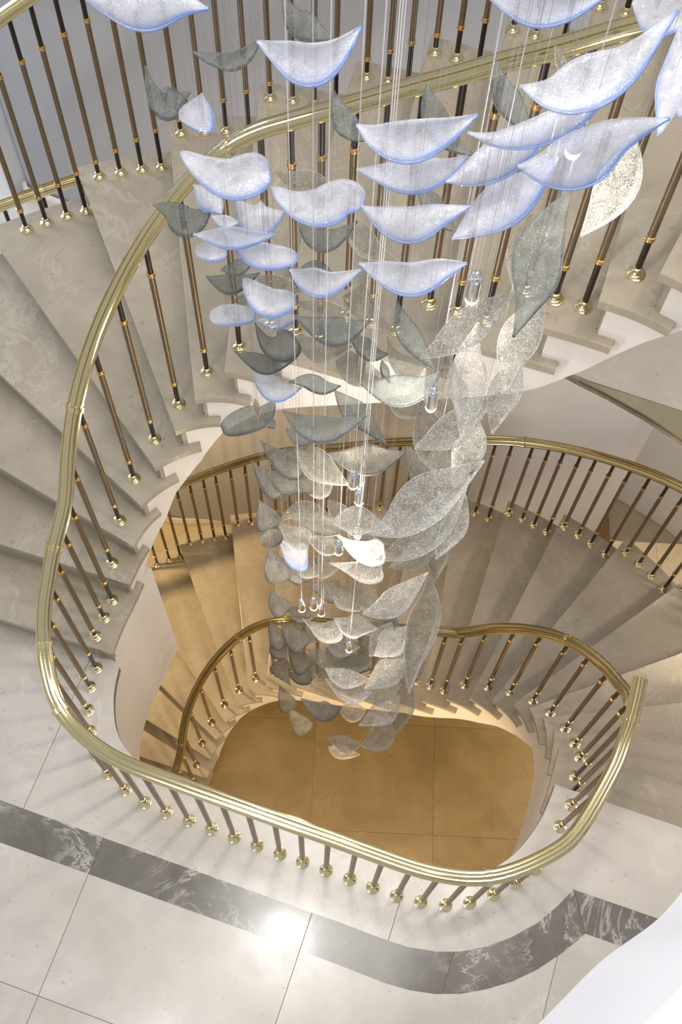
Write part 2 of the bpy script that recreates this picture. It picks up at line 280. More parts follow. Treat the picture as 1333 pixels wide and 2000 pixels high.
('s','l',0.08,[(-0.18,1.754,1.521),(-0.104,1.748,1.517),(-0.038,1.731,1.507),(0.038,1.723,1.502)]),
('c','l',0.104,[(-0.032,1.721,1.571),(0.026,1.734,1.572),(0.092,1.732,1.567),(0.177,1.716,1.554)]),
('c','l',0.088,[(-0.145,1.982,0.833),(-0.084,1.959,0.826),(-0.028,1.941,0.821),(0.02,1.932,0.82)]),
('c','d',0.099,[(-0.016,1.749,1.412),(0.042,1.713,1.388),(0.111,1.694,1.372),(0.172,1.706,1.37)]),
('c','d',0.097,[(-0.032,1.676,1.295),(0.037,1.669,1.28),(0.107,1.662,1.264),(0.171,1.676,1.259)]),
('t','l',0.108,[(-0.138,1.985,0.586),(-0.072,1.96,0.558),(0.002,1.961,0.541)]),
('t','l',0.081,[(-0.18,1.937,0.665),(-0.137,1.901,0.659),(-0.086,1.875,0.658)]),
('s','d',0.109,[(-0.16,2.001,0.256),(-0.095,1.977,0.248),(-0.033,1.961,0.244),(0.016,1.958,0.245)]),
('t','l',0.107,[(-0.01,1.968,0.317),(0.041,1.912,0.296),(0.113,1.857,0.276)]),
('t','l',0.114,[(0.093,2.016,0.246),(0.138,1.943,0.227),(0.207,1.884,0.215)]),
('s','d',0.099,[(-0.314,1.982,0.183),(-0.294,1.929,0.153),(-0.242,1.879,0.125)]),
('t','l',0.08,[(-0.248,1.98,-0.067),(-0.169,1.948,-0.063),(-0.083,1.95,-0.041)]),
('c','d',0.108,[(-0.159,1.823,0.23),(-0.097,1.79,0.217),(-0.04,1.77,0.21),(0.031,1.784,0.219)]),
('c','l',0.103,[(-0.009,1.741,0.484),(0.057,1.715,0.47),(0.114,1.715,0.468),(0.19,1.71,0.464)]),
('s','d',0.112,[(-0.337,1.964,-0.233),(-0.301,1.912,-0.271),(-0.251,1.859,-0.31)]),
('s','d',0.123,[(-0.279,1.966,-0.223),(-0.226,1.907,-0.252),(-0.152,1.844,-0.282)]),
('s','l',0.098,[(-0.324,1.956,-0.494),(-0.294,1.903,-0.522),(-0.246,1.872,-0.54)]),
('t','l',0.114,[(-0.229,2.007,-0.331),(-0.146,1.962,-0.369),(-0.077,1.926,-0.402)]),
('c','l',0.105,[(-0.042,1.893,-0.247),(0.031,1.86,-0.267),(0.13,1.861,-0.272)]),
('t','o',0.17,[(-0.036,1.933,-0.501),(0.075,1.884,-0.506),(0.2,1.879,-0.49)]),
('s','d',0.125,[(-0.256,1.989,-0.654),(-0.202,1.923,-0.694),(-0.137,1.868,-0.729)]),
('c','d',0.12,[(-0.155,1.982,-0.714),(-0.077,1.949,-0.727),(0.003,1.927,-0.736)]),
('s','o',0.106,[(-0.252,1.974,-1.076),(-0.179,1.941,-1.097),(-0.116,1.935,-1.106)]),
('t','l',0.097,[(-0.133,1.977,-0.889),(-0.074,1.918,-0.923),(0.029,1.888,-0.944)]),
('s','l',0.111,[(-0.004,1.869,-0.598),(0.078,1.869,-0.605),(0.147,1.869,-0.611),(0.204,1.854,-0.625)]),
('c','l',0.088,[(-0.039,1.641,0.046),(0.061,1.598,0.036),(0.18,1.601,0.046)]),
('c','l',0.099,[(-0.035,1.598,0.019),(0.051,1.562,-0.014),(0.127,1.547,-0.037),(0.191,1.563,-0.046)]),
('s','d',0.117,[(-0.236,1.847,-0.975),(-0.282,1.905,-0.935),(-0.322,1.957,-0.898)]),
('s','d',0.11,[(-0.317,1.953,-1.351),(-0.283,1.891,-1.393),(-0.243,1.826,-1.437)]),
('s','d',0.136,[(-0.278,2.021,-2.091),(-0.223,1.947,-2.112),(-0.147,1.868,-2.135)]),
('s','l',0.106,[(-0.168,1.722,-0.789),(-0.076,1.667,-0.803),(-0.005,1.66,-0.794),(0.055,1.68,-0.773)]),
('c','l',0.12,[(0.04,1.89,-1.56),(0.135,1.869,-1.57),(0.216,1.886,-1.561)]),
('c','l',0.133,[(0.345,1.8,0.271),(0.295,1.745,0.255),(0.244,1.696,0.243),(0.187,1.656,0.235)]),
('t','l',0.082,[(0.246,2.001,-0.166),(0.285,1.96,-0.184),(0.335,1.934,-0.195)]),
('c','l',0.128,[(0.342,1.653,0.233),(0.287,1.612,0.202),(0.226,1.569,0.17),(0.15,1.523,0.137)]),
('c','l',0.125,[(0.372,1.756,-0.439),(0.3,1.718,-0.456),(0.235,1.679,-0.474),(0.184,1.648,-0.489)]),
('c','l',0.125,[(0.339,1.601,-0.209),(0.291,1.549,-0.236),(0.23,1.505,-0.259),(0.141,1.458,-0.283)]),
('t','l',0.113,[(0.389,1.78,-0.388),(0.38,1.664,-0.441),(0.359,1.566,-0.486),(0.334,1.483,-0.525)]),
('c','l',0.133,[(0.354,1.666,-0.866),(0.308,1.591,-0.917),(0.246,1.545,-0.955),(0.177,1.52,-0.984)]),
('c','l',0.1,[(-0.013,1.634,-1.276),(0.063,1.611,-1.292),(0.123,1.599,-1.304),(0.194,1.617,-1.301)]),
('c','l',0.086,[(-0.008,1.707,-1.826),(0.071,1.68,-1.82),(0.196,1.665,-1.809)]),
('t','l',0.109,[(0.409,1.865,-0.086),(0.404,1.743,-0.161),(0.385,1.643,-0.225)]),
('c','l',0.109,[(0.367,1.829,0.169),(0.346,1.729,0.122),(0.319,1.639,0.079)]),
('t','o',0.115,[(0.2,1.981,-0.063),(0.247,1.921,-0.092),(0.276,1.857,-0.121)]),
('t','l',0.105,[(0.125,2.013,-0.525),(0.189,1.956,-0.562),(0.23,1.874,-0.612)]),
('g','l',0.041,[(0.426,1.852,3.395),(0.451,1.895,3.422),(0.462,1.927,3.444)]),
('t','l',0.069,[(-0.057,2.004,1.171),(-0.009,1.959,1.15),(0.05,1.934,1.139)]),
('t','l',0.085,[(0.145,2.014,1.05),(0.177,1.943,1.006),(0.226,1.906,0.979)]),
('t','l',0.081,[(0.051,1.995,1.031),(0.075,1.941,0.997),(0.151,1.918,0.979)]),
('c','l',0.121,[(0.269,1.871,0.107),(0.231,1.787,0.081),(0.171,1.709,0.058)]),]
SPOTS = [(0.275, 1.573, 3.239), (0.229, 1.586, 2.716), (0.034, 1.624, 2.132), (0.058, 1.641, 1.977), (-0.14, 1.619, 0.971), (-0.09, 1.591, 1.077), (-0.06, 1.616, 0.941), (-0.002, 1.634, 1.558), (0.067, 1.62, 0.47), (0.404, 1.557, 3.749), (0.066, 1.723, 1.514)]

# ------------------------------------------------------------------ helpers
def mesh_obj(name, bm, mat, parent=None, kind=None, smooth=False):
    me = bpy.data.meshes.new(name); bm.normal_update(); bm.to_mesh(me); bm.free()
    for m in (mat if isinstance(mat, (list, tuple)) else [mat]): me.materials.append(m)
    if smooth: me.shade_smooth()
    o = bpy.data.objects.new(name, me); COL.objects.link(o)
    if parent: o.parent = parent
    if kind: o['kind'] = kind
    return o
def inst(name, me, parent=None, loc=(0, 0, 0), scale=(1, 1, 1), rot=(0, 0, 0)):
    o = bpy.data.objects.new(name, me); COL.objects.link(o); o.location = loc; o.scale = scale; o.rotation_euler = rot
    if parent: o.parent = parent
    return o
def thing(name, label, cat, group=None, loc=(0, 0, 0)):
    o = bpy.data.objects.new(name, None); COL.objects.link(o); o.location = loc; o['label'] = label; o['category'] = cat
    if group: o['group'] = group
    return o
def catmull(P, n=10, closed=False):
    out = []; N = len(P)
    for i in range(N if closed else N-1):
        p = [Vector(P[(i+j) % N]) if closed else Vector(P[min(max(i+j, 0), N-1)]) for j in (-1, 0, 1, 2)]
        for k in range(n):
            t = k/n
            out.append(.5*((2*p[1]) + (p[2]-p[0])*t + (2*p[0]-5*p[1]+4*p[2]-p[3])*t*t + (-p[0]+3*p[1]-3*p[2]+p[3])*t**3))
    if not closed: out.append(Vector(P[-1]))
    return out
def lathe(bm, prof, seg=16, off=(0, 0, 0)):
    rings = []
    for r, z in prof:
        rings.append([bm.verts.new((off[0]+r*math.cos(2*math.pi*i/seg), off[1]+r*math.sin(2*math.pi*i/seg), off[2]+z)) for i in range(seg)])
    for a, b in zip(rings, rings[1:]):
        for i in range(seg): bm.faces.new((a[i], a[(i+1) % seg], b[(i+1) % seg], b[i]))
    bm.faces.new(rings[-1]); bm.faces.new(list(reversed(rings[0])))
def tess(poly):
    """ear clipping of a simple counter-clockwise outline -> index triples"""
    idx = list(range(len(poly))); out = []; X = [p[0] for p in poly]; Y = [p[1] for p in poly]
    cr2 = lambda a, b, c: (X[b]-X[a])*(Y[c]-Y[a])-(Y[b]-Y[a])*(X[c]-X[a])
    guard = 0
    while len(idx) > 3 and guard < 5000:
        n = len(idx); done = False; guard += 1
        for i in range(n):
            a, b, c = idx[i-1], idx[i], idx[(i+1) % n]
            if cr2(a, b, c) <= 1e-12: continue
            if any(cr2(a, b, p) >= 0 and cr2(b, c, p) >= 0 and cr2(c, a, p) >= 0 for p in idx if p not in (a, b, c)): continue
            out.append((a, b, c)); idx.pop(i); done = True; break
        if not done:
            # drop a degenerate corner
            j = min(range(n), key=lambda i: abs(cr2(idx[i-1], idx[i], idx[(i+1) % n]))); idx.pop(j)
    if len(idx) == 3: out.append(tuple(idx))
    return out
def prism(poly, z0, z1, bevel=0.0, segs=2):
    """solid with the outline poly between z0 and z1"""
    bm = bmesh.new()
    a = sum(poly[i][0]*poly[(i+1) % len(poly)][1]-poly[(i+1) % len(poly)][0]*poly[i][1] for i in range(len(poly)))
    if a < 0: poly = list(reversed(poly))
    lo = [bm.verts.new((p[0], p[1], z0)) for p in poly]; hi = [bm.verts.new((p[0], p[1], z1)) for p in poly]
    n = len(poly)
    if bevel: bm.faces.new(hi); bm.faces.new(list(reversed(lo)))
    else:
        for t in tess(poly): bm.faces.new([hi[i] for i in t]); bm.faces.new([lo[i] for i in reversed(t)])
    for i in range(n): bm.faces.new((lo[i], lo[(i+1) % n], hi[(i+1) % n], hi[i]))
    if bevel:
        es = [e for e in bm.edges if abs(e.verts[0].co.z-e.verts[1].co.z) < 1e-6]
        bmesh.ops.bevel(bm, geom=es, offset=bevel, segments=segs, profile=.5, affect='EDGES', clamp_overlap=True)
    bmesh.ops.triangulate(bm, faces=[f for f in bm.faces if len(f.verts) > 4])
    return bm
def clip_poly(poly, planes):
    """keep the part of a flat outline with n.p <= d for every plane (n, d); returns a bmesh of triangles"""
    if sum(poly[i][0]*poly[(i+1) % len(poly)][1]-poly[(i+1) % len(poly)][0]*poly[i][1] for i in range(len(poly))) < 0: poly = list(reversed(poly))
    bm = bmesh.new(); vs = [bm.verts.new((p[0], p[1], 0)) for p in poly]
    for t in tess(poly): bm.faces.new([vs[i] for i in t])
    for (nx, ny), d in planes:
        bmesh.ops.bisect_plane(bm, geom=bm.verts[:]+bm.edges[:]+bm.faces[:], plane_co=(nx*d, ny*d, 0), plane_no=(nx, ny, 0), clear_outer=True)
        if not bm.faces: break
    return bm
def thicken(bm, z0, z1):
    bmesh.ops.remove_doubles(bm, verts=bm.verts[:], dist=1e-5)
    bmesh.ops.translate(bm, verts=bm.verts[:], vec=(0, 0, z1))
    bm.normal_update()
    for f in bm.faces:
        if f.normal.z < 0: f.normal_flip()
    geo = bmesh.ops.extrude_face_region(bm, geom=bm.faces[:])
    vs = [v for v in geo['geom'] if isinstance(v, bmesh.types.BMVert)]
    bmesh.ops.translate(bm, verts=vs, vec=(0, 0, z0-z1)); bmesh.ops.recalc_face_normals(bm, faces=bm.faces[:]); return bm
def ribbon(path, ztop, zbot, th, outward):
    """vertical band following a plan path; ztop / zbot per point; outward = side vectors"""
    bm = bmesh.new(); rows = []
    for p, a, b, o in zip(path, ztop, zbot, outward):
        q = (p[0]+o[0]*th, p[1]+o[1]*th)
        rows.append([bm.verts.new((p[0], p[1], a)), bm.verts.new((p[0], p[1], b)), bm.verts.new((q[0], q[1], b)), bm.verts.new((q[0], q[1], a))])
    for r, s in zip(rows, rows[1:]):
        for i in range(4): bm.faces.new((r[i], r[(i+1) % 4], s[(i+1) % 4], s[i]))
    bm.faces.new(rows[0]); bm.faces.new(list(reversed(rows[-1])))
    bmesh.ops.recalc_face_normals(bm, faces=bm.faces[:]); return bm
def sweep(path, prof, bm=None):
    """sweep a (side, up) profile along a 3D path, side kept horizontal"""
    bm = bm or bmesh.new(); rows = []; n = len(path)
    for i, p in enumerate(path):
        t = (path[min(i+1, n-1)]-path[max(i-1, 0)]).normalized()
        s = t.cross(Vector((0, 0, 1))).normalized(); u = s.cross(t).normalized()
        rows.append([bm.verts.new(p+s*a+u*b) for a, b in prof])
    m = len(prof)
    for r, s in zip(rows, rows[1:]):
        for i in range(m): bm.faces.new((r[i], r[(i+1) % m], s[(i+1) % m], s[i]))
    bm.faces.new(rows[0]); bm.faces.new(list(reversed(rows[-1])))
    bmesh.ops.recalc_face_normals(bm, faces=bm.faces[:]); return bm
def tube(bm, a, b, r, seg=6):
    a = Vector(a); b = Vector(b); t = (b-a).normalized(); s = t.orthogonal().normalized(); u = t.cross(s)
    A = [bm.verts.new(a+(s*math.cos(2*math.pi*i/seg)+u*math.sin(2*math.pi*i/seg))*r) for i in range(seg)]
    B = [bm.verts.new(b+(s*math.cos(2*math.pi*i/seg)+u*math.sin(2*math.pi*i/seg))*r) for i in range(seg)]
    for i in range(seg): bm.faces.new((A[i], A[(i+1) % seg], B[(i+1) % seg], B[i]))
    bm.faces.new(B); bm.faces.new(list(reversed(A)))

# ------------------------------------------------------------------ plan of the stair (metres)
RISE = .202; NST = 21
IN_PTS = [(1.09,1.26),(1.045,1.12),(.985,.99),(.90,.87),(.81,.79),(.70,.735),(.58,.722),(.36,.78),(.07,.865),(-.23,.955),(-.61,1.065),(-.80,1.115),(-.92,1.19),(-1.0,1.30),(-1.035,1.45),(-1.03,1.60),(-1.0,1.74),(-.953,1.883),(-.92,1.99),(-.87,2.097),(-.795,2.185),(-.695,2.255),(-.59,2.295),(-.47,2.305),(-.302,2.272),(0,2.19),(.3,2.105),(.58,2.03),(.714,1.992),(.833,1.948),(.94,1.885),(1.03,1.81),(1.09,1.73),(1.125,1.63),(1.14,1.513),(1.125,1.39)]
IN = [Vector((p[0], p[1])) for p in catmull([(x, y, 0) for x, y in IN_PTS], 12, True)]
NI = len(IN); CEN = Vector((.05, 1.5))
def _norms(L, closed):
    out = []; n = len(L)
    for i in range(n):
        d = L[(i+1) % n]-L[i-1] if closed else L[min(i+1, n-1)]-L[max(i-1, 0)]
        v = Vector((-d.y, d.x)).normalized()
        if v.dot(L[i]-CEN) < 0: v = -v
        out.append(v)
    return out
IN_N = _norms(IN, True)
NOSE_IN = {0:(1.06,1.16),1:(-1.028,1.615),2:(-.953,1.883),3:(-.92,1.99),4:(-.87,2.097),5:(-.795,2.185),6:(-.695,2.255),7:(-.595,2.293),8:(-.475,2.305),9:(-.302,2.272),10:(0,2.19),11:(.29,2.108),12:(.58,2.03),13:(.718,1.991),14:(.837,1.945),15:(.94,1.885),16:(1.03,1.81),17:(1.083,1.74),18:(1.122,1.631),19:(1.14,1.513),20:(1.122,1.385)}
NOSE_OUT = {0:(2.45,.745),1:(-2.45,1.98),2:(-2.46,2.29),3:(-2.36,2.77),4:(-2.08,3.15),5:(-1.72,3.38),6:(-1.29,3.60),7:(-.86,3.72),8:(-.44,3.765),9:(-.03,3.715),10:(.26,3.655),11:(.54,3.575),12:(.82,3.49),13:(1.12,3.38),14:(1.45,3.21),15:(1.79,2.97),16:(2.1,2.65),17:(2.34,2.26),18:(2.45,1.85),19:(2.47,1.43),20:(2.46,1.03)}
OUT_PTS = [NOSE_OUT[k] for k in range(1, 21)]+[(2.45, .745)]
OUT = [Vector((p[0], p[1])) for p in catmull([(x, y, 0) for x, y in OUT_PTS], 10)]
OUT_N = _norms(OUT, False)
def near(L, p, closed=True):
    return min(range(len(L)), key=lambda i: (L[i]-Vector(p)).length)
I_IN = {k: near(IN, v) for k, v in NOSE_IN.items()}; I_IN[21] = I_IN[0]
I_OUT = {k: (k-1)*10 for k in range(1, 22)}
def in_slice(a, b):
    if b < a: b += NI
    return [i % NI for i in range(a, b+1)]

def arc(a, b):
    j = in_slice(a, b); return sum((IN[y]-IN[x]).length for x, y in zip(j, j[1:]))
# ------------------------------------------------------------------ treads and risers
def tread_poly(k):
    """k = 1..20 (plan step, 1 is the first above the landing)"""
    a, b = I_IN[k], I_IN[k+1]
    tip = b; acc = 0
    while acc < .085: acc += (IN[(tip+1) % NI]-IN[tip % NI]).length; tip += 1
    inner = [IN[i] for i in in_slice(a, tip % NI)]
    back = [IN[i]+IN_N[i]*.05 for i in reversed(in_slice(b, tip % NI))]
    n0, n1 = NOSE_OUT[k], NOSE_OUT[(k+1) % 21]
    outer = OUT[I_OUT[k]:I_OUT[k+1]+1]
    d = (Vector(n1)-IN[b % NI]).normalized(); side = Vector((-d.y, d.x))
    if side.dot(Vector(NOSE_OUT[k])-Vector(n1)) > 0: side = -side
    sh = side*.05
    pts = inner+back[:-1]+[IN[b % NI]+IN_N[b % NI]*.06+sh, Vector(n1)+sh]+list(reversed(outer))
    return [(p.x, p.y) for p in pts]
def riser_bm(k, z0, z1):
    a = IN[I_IN[k]]; o = Vector(NOSE_OUT[k % 21]); d = (o-a).normalized(); side = Vector((-d.y, d.x))
    ref = Vector(NOSE_OUT[k+1 if k < 20 else 0])-o if k < 21 else Vector((0, -1))
    if side.dot(ref) < 0: side = -side
    p = a+d*.036+side*.028; q = o-d*.01+side*.028
    return prism([(p.x, p.y), (q.x, q.y), (q.x+side.x*.02, q.y+side.y*.02), (p.x+side.x*.02, p.y+side.y*.02)], z0, z1)
def interp(tab, x):
    if x <= tab[0][0]: return tab[0][1]
    for (a, b), (c, d) in zip(tab, tab[1:]):
        if x <= c: return b+(d-b)*(x-a)/(c-a)
    return tab[-1][1]
SOF = [(1,-.25),(3,.10),(4.1,.29),(5,.43),(5.6,.62),(6.8,.83),(7.7,1.07),(9.1,1.36),(10,1.56),(12,1.98),(12.8,2.12),(13.3,2.22),(14.3,2.47),(16,2.83),(18,3.2),(21,3.85)]
SOFL = [(1,-4.24),(4.0,-4.1),(5,-3.77),(6,-3.51),(7.6,-3.27),(8.5,-3.06),(11.6,-2.35),(13,-2.19),(14.9,-1.87),(15.8,-1.67),(16.7,-1.54),(17.6,-1.36),(18.2,-1.2),(21,-1.2)]
def u_at(i):
    """stair progress 1..21 of the inner loop index"""
    for k in range(1, 21):
        a, b = I_IN[k], I_IN[k+1]
        if b < a: b += NI
        j = i if i >= a else i+NI
        if a <= j <= b: return k+(j-a)/(b-a)
    return None
def flight(name, label, ks, zoff, sof):
    root = thing(name, label, 'staircase', loc=(0, 0, 0))
    for k in ks:
        z = k*RISE+zoff
        mesh_obj('tread', prism(tread_poly(k), z-.034, z, .011, 2), M_TREAD, root)
        mesh_obj('riser', riser_bm(k, z-RISE-.002, z-.034), M_TREAD, root)
    k0, k1 = ks[0], ks[-1]+1
    # inner string: plaster band under the tread ends
    i0 = I_IN[k0]
    while arc(I_IN[k0], i0) < .03: i0 = (i0+1) % NI
    idx = in_slice(i0, I_IN[k1]); path = []; zt = []; zb = []; nn = []
    for i in idx:
        u = min(max(u_at(i) or k0, k0), k1-.001)
        kk = int(u)
        if kk > k0 and arc(I_IN[kk], i) < .032: kk -= 1
        p = IN[i]+IN_N[i]*.035; v = (p.x, p.y)
        z = kk*RISE+zoff-.034
        if path and pk_ != kk:
            path.append(v); zt.append(pk_*RISE+zoff-.034); zb.append(interp(sof, u)); nn.append(IN_N[i])
            path.append((p.x+1e-4, p.y+1e-4)); zt.append(z); zb.append(interp(sof, u)); nn.append(IN_N[i])
        else: path.append(v); zt.append(z); zb.append(interp(sof, u)); nn.append(IN_N[i])
        pk_ = kk
    mesh_obj('inner_string', ribbon(path, zt, zb, .03, nn), M_PLASTER, root)
    # outer string
    path = []; zt = []; zb = []; nn = []
    for i in range(I_OUT[k0], I_OUT[k1]+1):
        u = 1+i/10; kk = max(min(int(u-.11), k1-1), k0); p = OUT[i]-OUT_N[i]*.03
        path.append((p.x, p.y)); zt.append(kk*RISE+zoff-.034); zb.append(interp(sof, u)); nn.append(-OUT_N[i])
    mesh_obj('outer_string', ribbon(path, zt, zb, .05, nn), M_PLASTER, root)
    # soffit
    bm = bmesh.new(); rows = []
    n = (k1-k0)*6
    for j in range(n+1):
        u = k0+(k1-k0)*j/n; k = min(int(u), 20); f = u-k
        a, b = I_IN[k], I_IN[k+1]
        if b < a: b += NI
        i = int(round(a+(b-a)*f)) % NI; io = int(round((u-1)*10)); io = min(io, len(OUT)-1)
        p = IN[i]+IN_N[i]*.06; q = OUT[io]-OUT_N[io]*.04; z = interp(sof, u)
        rows.append([bm.verts.new((p.x, p.y, z+.005)), bm.verts.new((q.x, q.y, z+.005)), bm.verts.new((q.x, q.y, z+.07)), bm.verts.new((p.x, p.y, z+.07))])
    for r, s in zip(rows, rows[1:]):
        for i in range(4): bm.faces.new((r[i], r[(i+1) % 4], s[(i+1) % 4], s[i]))
    bm.faces.new(rows[0]); bm.faces.new(list(reversed(rows[-1])))
    bmesh.ops.recalc_face_normals(bm, faces=bm.faces[:])
    mesh_obj('soffit', bm, M_PLASTER, root)
    return root
up = flight('staircase', 'beige marble flight curving up from the landing around the chandelier', list(range(1, 18)), 0, SOF)
low = flight('staircase', 'lower beige marble flight going down from the landing to the brown hall floor', list(range(1, 21)), -NST*RISE, SOFL)
mesh_obj('riser', riser_bm(21, -RISE-.002, -.03), M_TREAD, low)

# ------------------------------------------------------------------ landing floor
YAW = math.radians(-15.95)
H1 = Vector((math.cos(YAW), math.sin(YAW))); H2 = Vector((-math.sin(YAW), math.cos(YAW)))
def hd(p): return H1.dot(Vector(p)), H2.dot(Vector(p))
idx = in_slice(I_IN[0], I_IN[1]); edge = [IN[i] for i in idx]
n1i, n1o, n0i, n0o = IN[I_IN[1]], Vector(NOSE_OUT[1]), IN[I_IN[0]], Vector(NOSE_OUT[0])
BIG = [(p.x, p.y) for p in edge]+[(n1i.x-.05, n1i.y+.05), (-2.45, 2.03), (-3.6, 2.3), (-3.6, -1.3), (3.2, -1.3), (3.2, .52), (2.45, .745)]
band_in = [(-3.6, 1.552), (-1.49, .955), (-1.0, .812), (-.53, .677), (-.04, .535), (.09, .50), (.20, .465), (.30, .435), (.39, .413), (.51, .40), (.62, .405), (.73, .43), (.84, .473), (.96, .54), (1.05, .615), (1.125, .69)]
band_out = [(-3.6, 1.375), (-1.46, .768), (-1.04, .65), (-.28, .434), (.10, .322), (.29, .262), (.40, .238), (.51, .228), (.62, .234), (.73, .257), (.84, .292), (.95, .345), (1.07, .423), (1.17, .505)]
floor = mesh_obj('floor', prism(BIG, -.06, -.006), M_GROUT, kind='structure')
zone_in = [(p.x, p.y) for p in edge]+[(n1i.x-.05, n1i.y+.05), (-2.45, 2.03), (-3.6, 2.3)]+band_in+[(3.2, .097), (3.2, .52), (2.45, .745)]
zone_out = list(band_out)+[(3.2, -.075), (3.2, -1.3), (-3.6, -1.3)]
zone_band = band_in+[(3.2, .097), (3.2, -.075)]+list(reversed(band_out))
G_ = .0014
def cells(poly, cuts_u, cuts_v, mat, name):
    """split an outline along the floor grid and lay one tile per cell"""
    for a, b in zip(cuts_u, cuts_u[1:]):
        for c, d in zip(cuts_v, cuts_v[1:]):
            pl = [((H1.x, H1.y), b-G_), ((-H1.x, -H1.y), -(a+G_)), ((H2.x, H2.y), d-G_), ((-H2.x, -H2.y), -(c+G_))]
            bm = clip_poly(poly, pl)
            if len(bm.faces) == 0 or sum(f.calc_area() for f in bm.faces) < .002: bm.free(); continue
            mesh_obj(name, thicken(bm, -.03, 0), mat, floor)
def u_of(p): return hd(p)[0]
def v_of(p): return hd(p)[1]
ju = sorted([u_of((-1.0, .81)), u_of((-.04, .53)), u_of((1.0, .25))])
st = .925
us = [ju[0]-2*st-1, ju[0]-2*st, ju[0]-st, ju[0], ju[1], ju[2], ju[2]+st, ju[2]+3*st]
vj = v_of((-1.36, .19))
cells(zone_out, us, [-3, vj-.92, vj, 3], M_FLOOR, 'marble_tile')
cells(band_in+list(reversed(band_out)), [us[0], us[1], us[2], us[3], us[4], u_of((.56, .3)), 9], [-3, 3], M_BAND, 'marble_band_tile')
cells([(1.128, .689), (3.2, .097), (3.2, -.075), (1.173, .504)], [u_of((1, .2))-1, 9], [-3, 3], M_BAND, 'marble_band_tile')
cells(zone_in, [us[0], us[1], u_of((-1.30, 1.2)), u_of((.32, .5)), 9], [-3, 5], M_FLOOR, 'marble_tile')
# deep landing slab below the floor
drop = [i % NI for i in range(I_IN[0]-0, I_IN[4]+1+(NI if I_IN[4] < I_IN[0] else 0))]
low_i = near(IN, (1.125, 1.63)); hi_i = near(IN, (-.885, 2.07))
idx = in_slice(low_i, hi_i); path = []; zt = []; zb = []; nn = []
for i in idx:
    p = IN[i]+IN_N[i]*.034; path.append((p.x, p.y)); nn.append(IN_N[i])
    onr = p.x > .5 and i in in_slice(low_i, I_IN[0]); onl = i in in_slice(I_IN[1], hi_i) and arc(I_IN[1], i) > .04
    zt.append(-.045 if not onl else .10)
    if onr: zt[-1] = -RISE*(21-u_at(i))-.25 if u_at(i) else -.045
    zb.append(-1.16)
mesh_obj('trim_1', ribbon(path, zt, zb, .058, nn), M_PLASTER, kind='structure')
slab = [(IN[i]+IN_N[i]*.06) for i in in_slice(I_IN[0], hi_i)]
slab = [(p.x, p.y) for p in slab]+[(-2.3, 2.9), (-3.6, 2.9), (-3.6, -1.3), (3.2, -1.3), (3.2, .5), (2.45, .7)]
mesh_obj('trim_2', prism(slab, -1.155, -1.10), M_PLASTER, kind='structure')
# right-hand continuation of the slab edge under the first steps down
# ------------------------------------------------------------------ lower hall floor
hall = mesh_obj('floor', prism([(-5, -1.5), (5.5, -1.5), (5.5, 6.5), (-5, 6.5)], -4.34, -4.252), M_GROUT, kind='structure')
for ix in range(-5, 6):
    for iy in range(-1, 5):
        x0, y0 = ix*1.0-.12, iy*.9-.2
        if x0 > 2.2 or x0 < -2.0 or y0 > 2.9: m = M_CREAM
        else: m = M_BROWN
        mesh_obj('marble_tile', prism([(x0, y0), (x0+.998, y0), (x0+.998, y0+.898), (x0, y0+.898)], -4.27, -4.242), m, hall)
hb = mesh_obj('marble_band_tile', prism([(2.22, 4.25), (2.46, 4.15), (2.46, 5.2), (2.22, 5.2)], -4.25, -4.2395), M_EMP, hall)
# ------------------------------------------------------------------ walls
def wall(name, pts, z0, z1, th=.12, n=8, sm=True):
    P = [Vector((p.x, p.y)) for p in catmull([(x, y, 0) for x, y in pts], n)] if sm else [Vector(p) for p in pts]
    nn = _norms(P, False)
    return mesh_obj(name, ribbon([(p.x, p.y) for p in P], [z1]*len(P), [z0]*len(P), th, nn), M_WALL, kind='structure', smooth=False), P, nn
WB = [(-1.89, 4.42), (-1.45, 4.27), (-.6, 4.27), (.2, 4.26), (1.0, 4.24), (1.7, 4.28), (2.2, 4.36)]
wall('wall_back', WB, -4.24, 7.5)
wall('wall_back', [(2.2, 4.36), (2.3, 4.88)], -4.24, 7.5, sm=False)
wall('wall_right', [(2.3, 4.86), (2.65, 4.66), (3.11, 4.32), (3.7, 3.6), (4.0, 2.6), (4.1, 1.2), (4.1, -1.3)], -4.24, 7.5)
wall('wall_left', [(-1.89, 4.44), (-2.05, 4.85), (-2.21, 5.2), (-2.7, 6.2)], -.05, 7.5, sm=False)
wall('wall_left', [(-1.7, 4.36), (-2.4, 4.2), (-3.2, 3.6), (-3.7, 2.6), (-3.75, 1), (-3.75, -1.4)], -4.24, -.25)
wall('wall_front', [(-3.75, -1.35), (4.1, -1.35)], -4.24, -1.1, sm=False)
bb = [Vector((x, y, -4.24)) for x, y in ((-3.0, 3.68), (-2.4, 4.14), (-1.9, 4.28), (-1.45, 4.24), (-1.0, 4.28), (-.5, 4.34))]
mesh_obj('baseboard_back', sweep(catmull(bb, 5), [(-.02, 0), (.014, 0), (.014, .07), (.004, .085), (.004, .10), (-.02, .10)]), M_PLASTER, kind='structure')
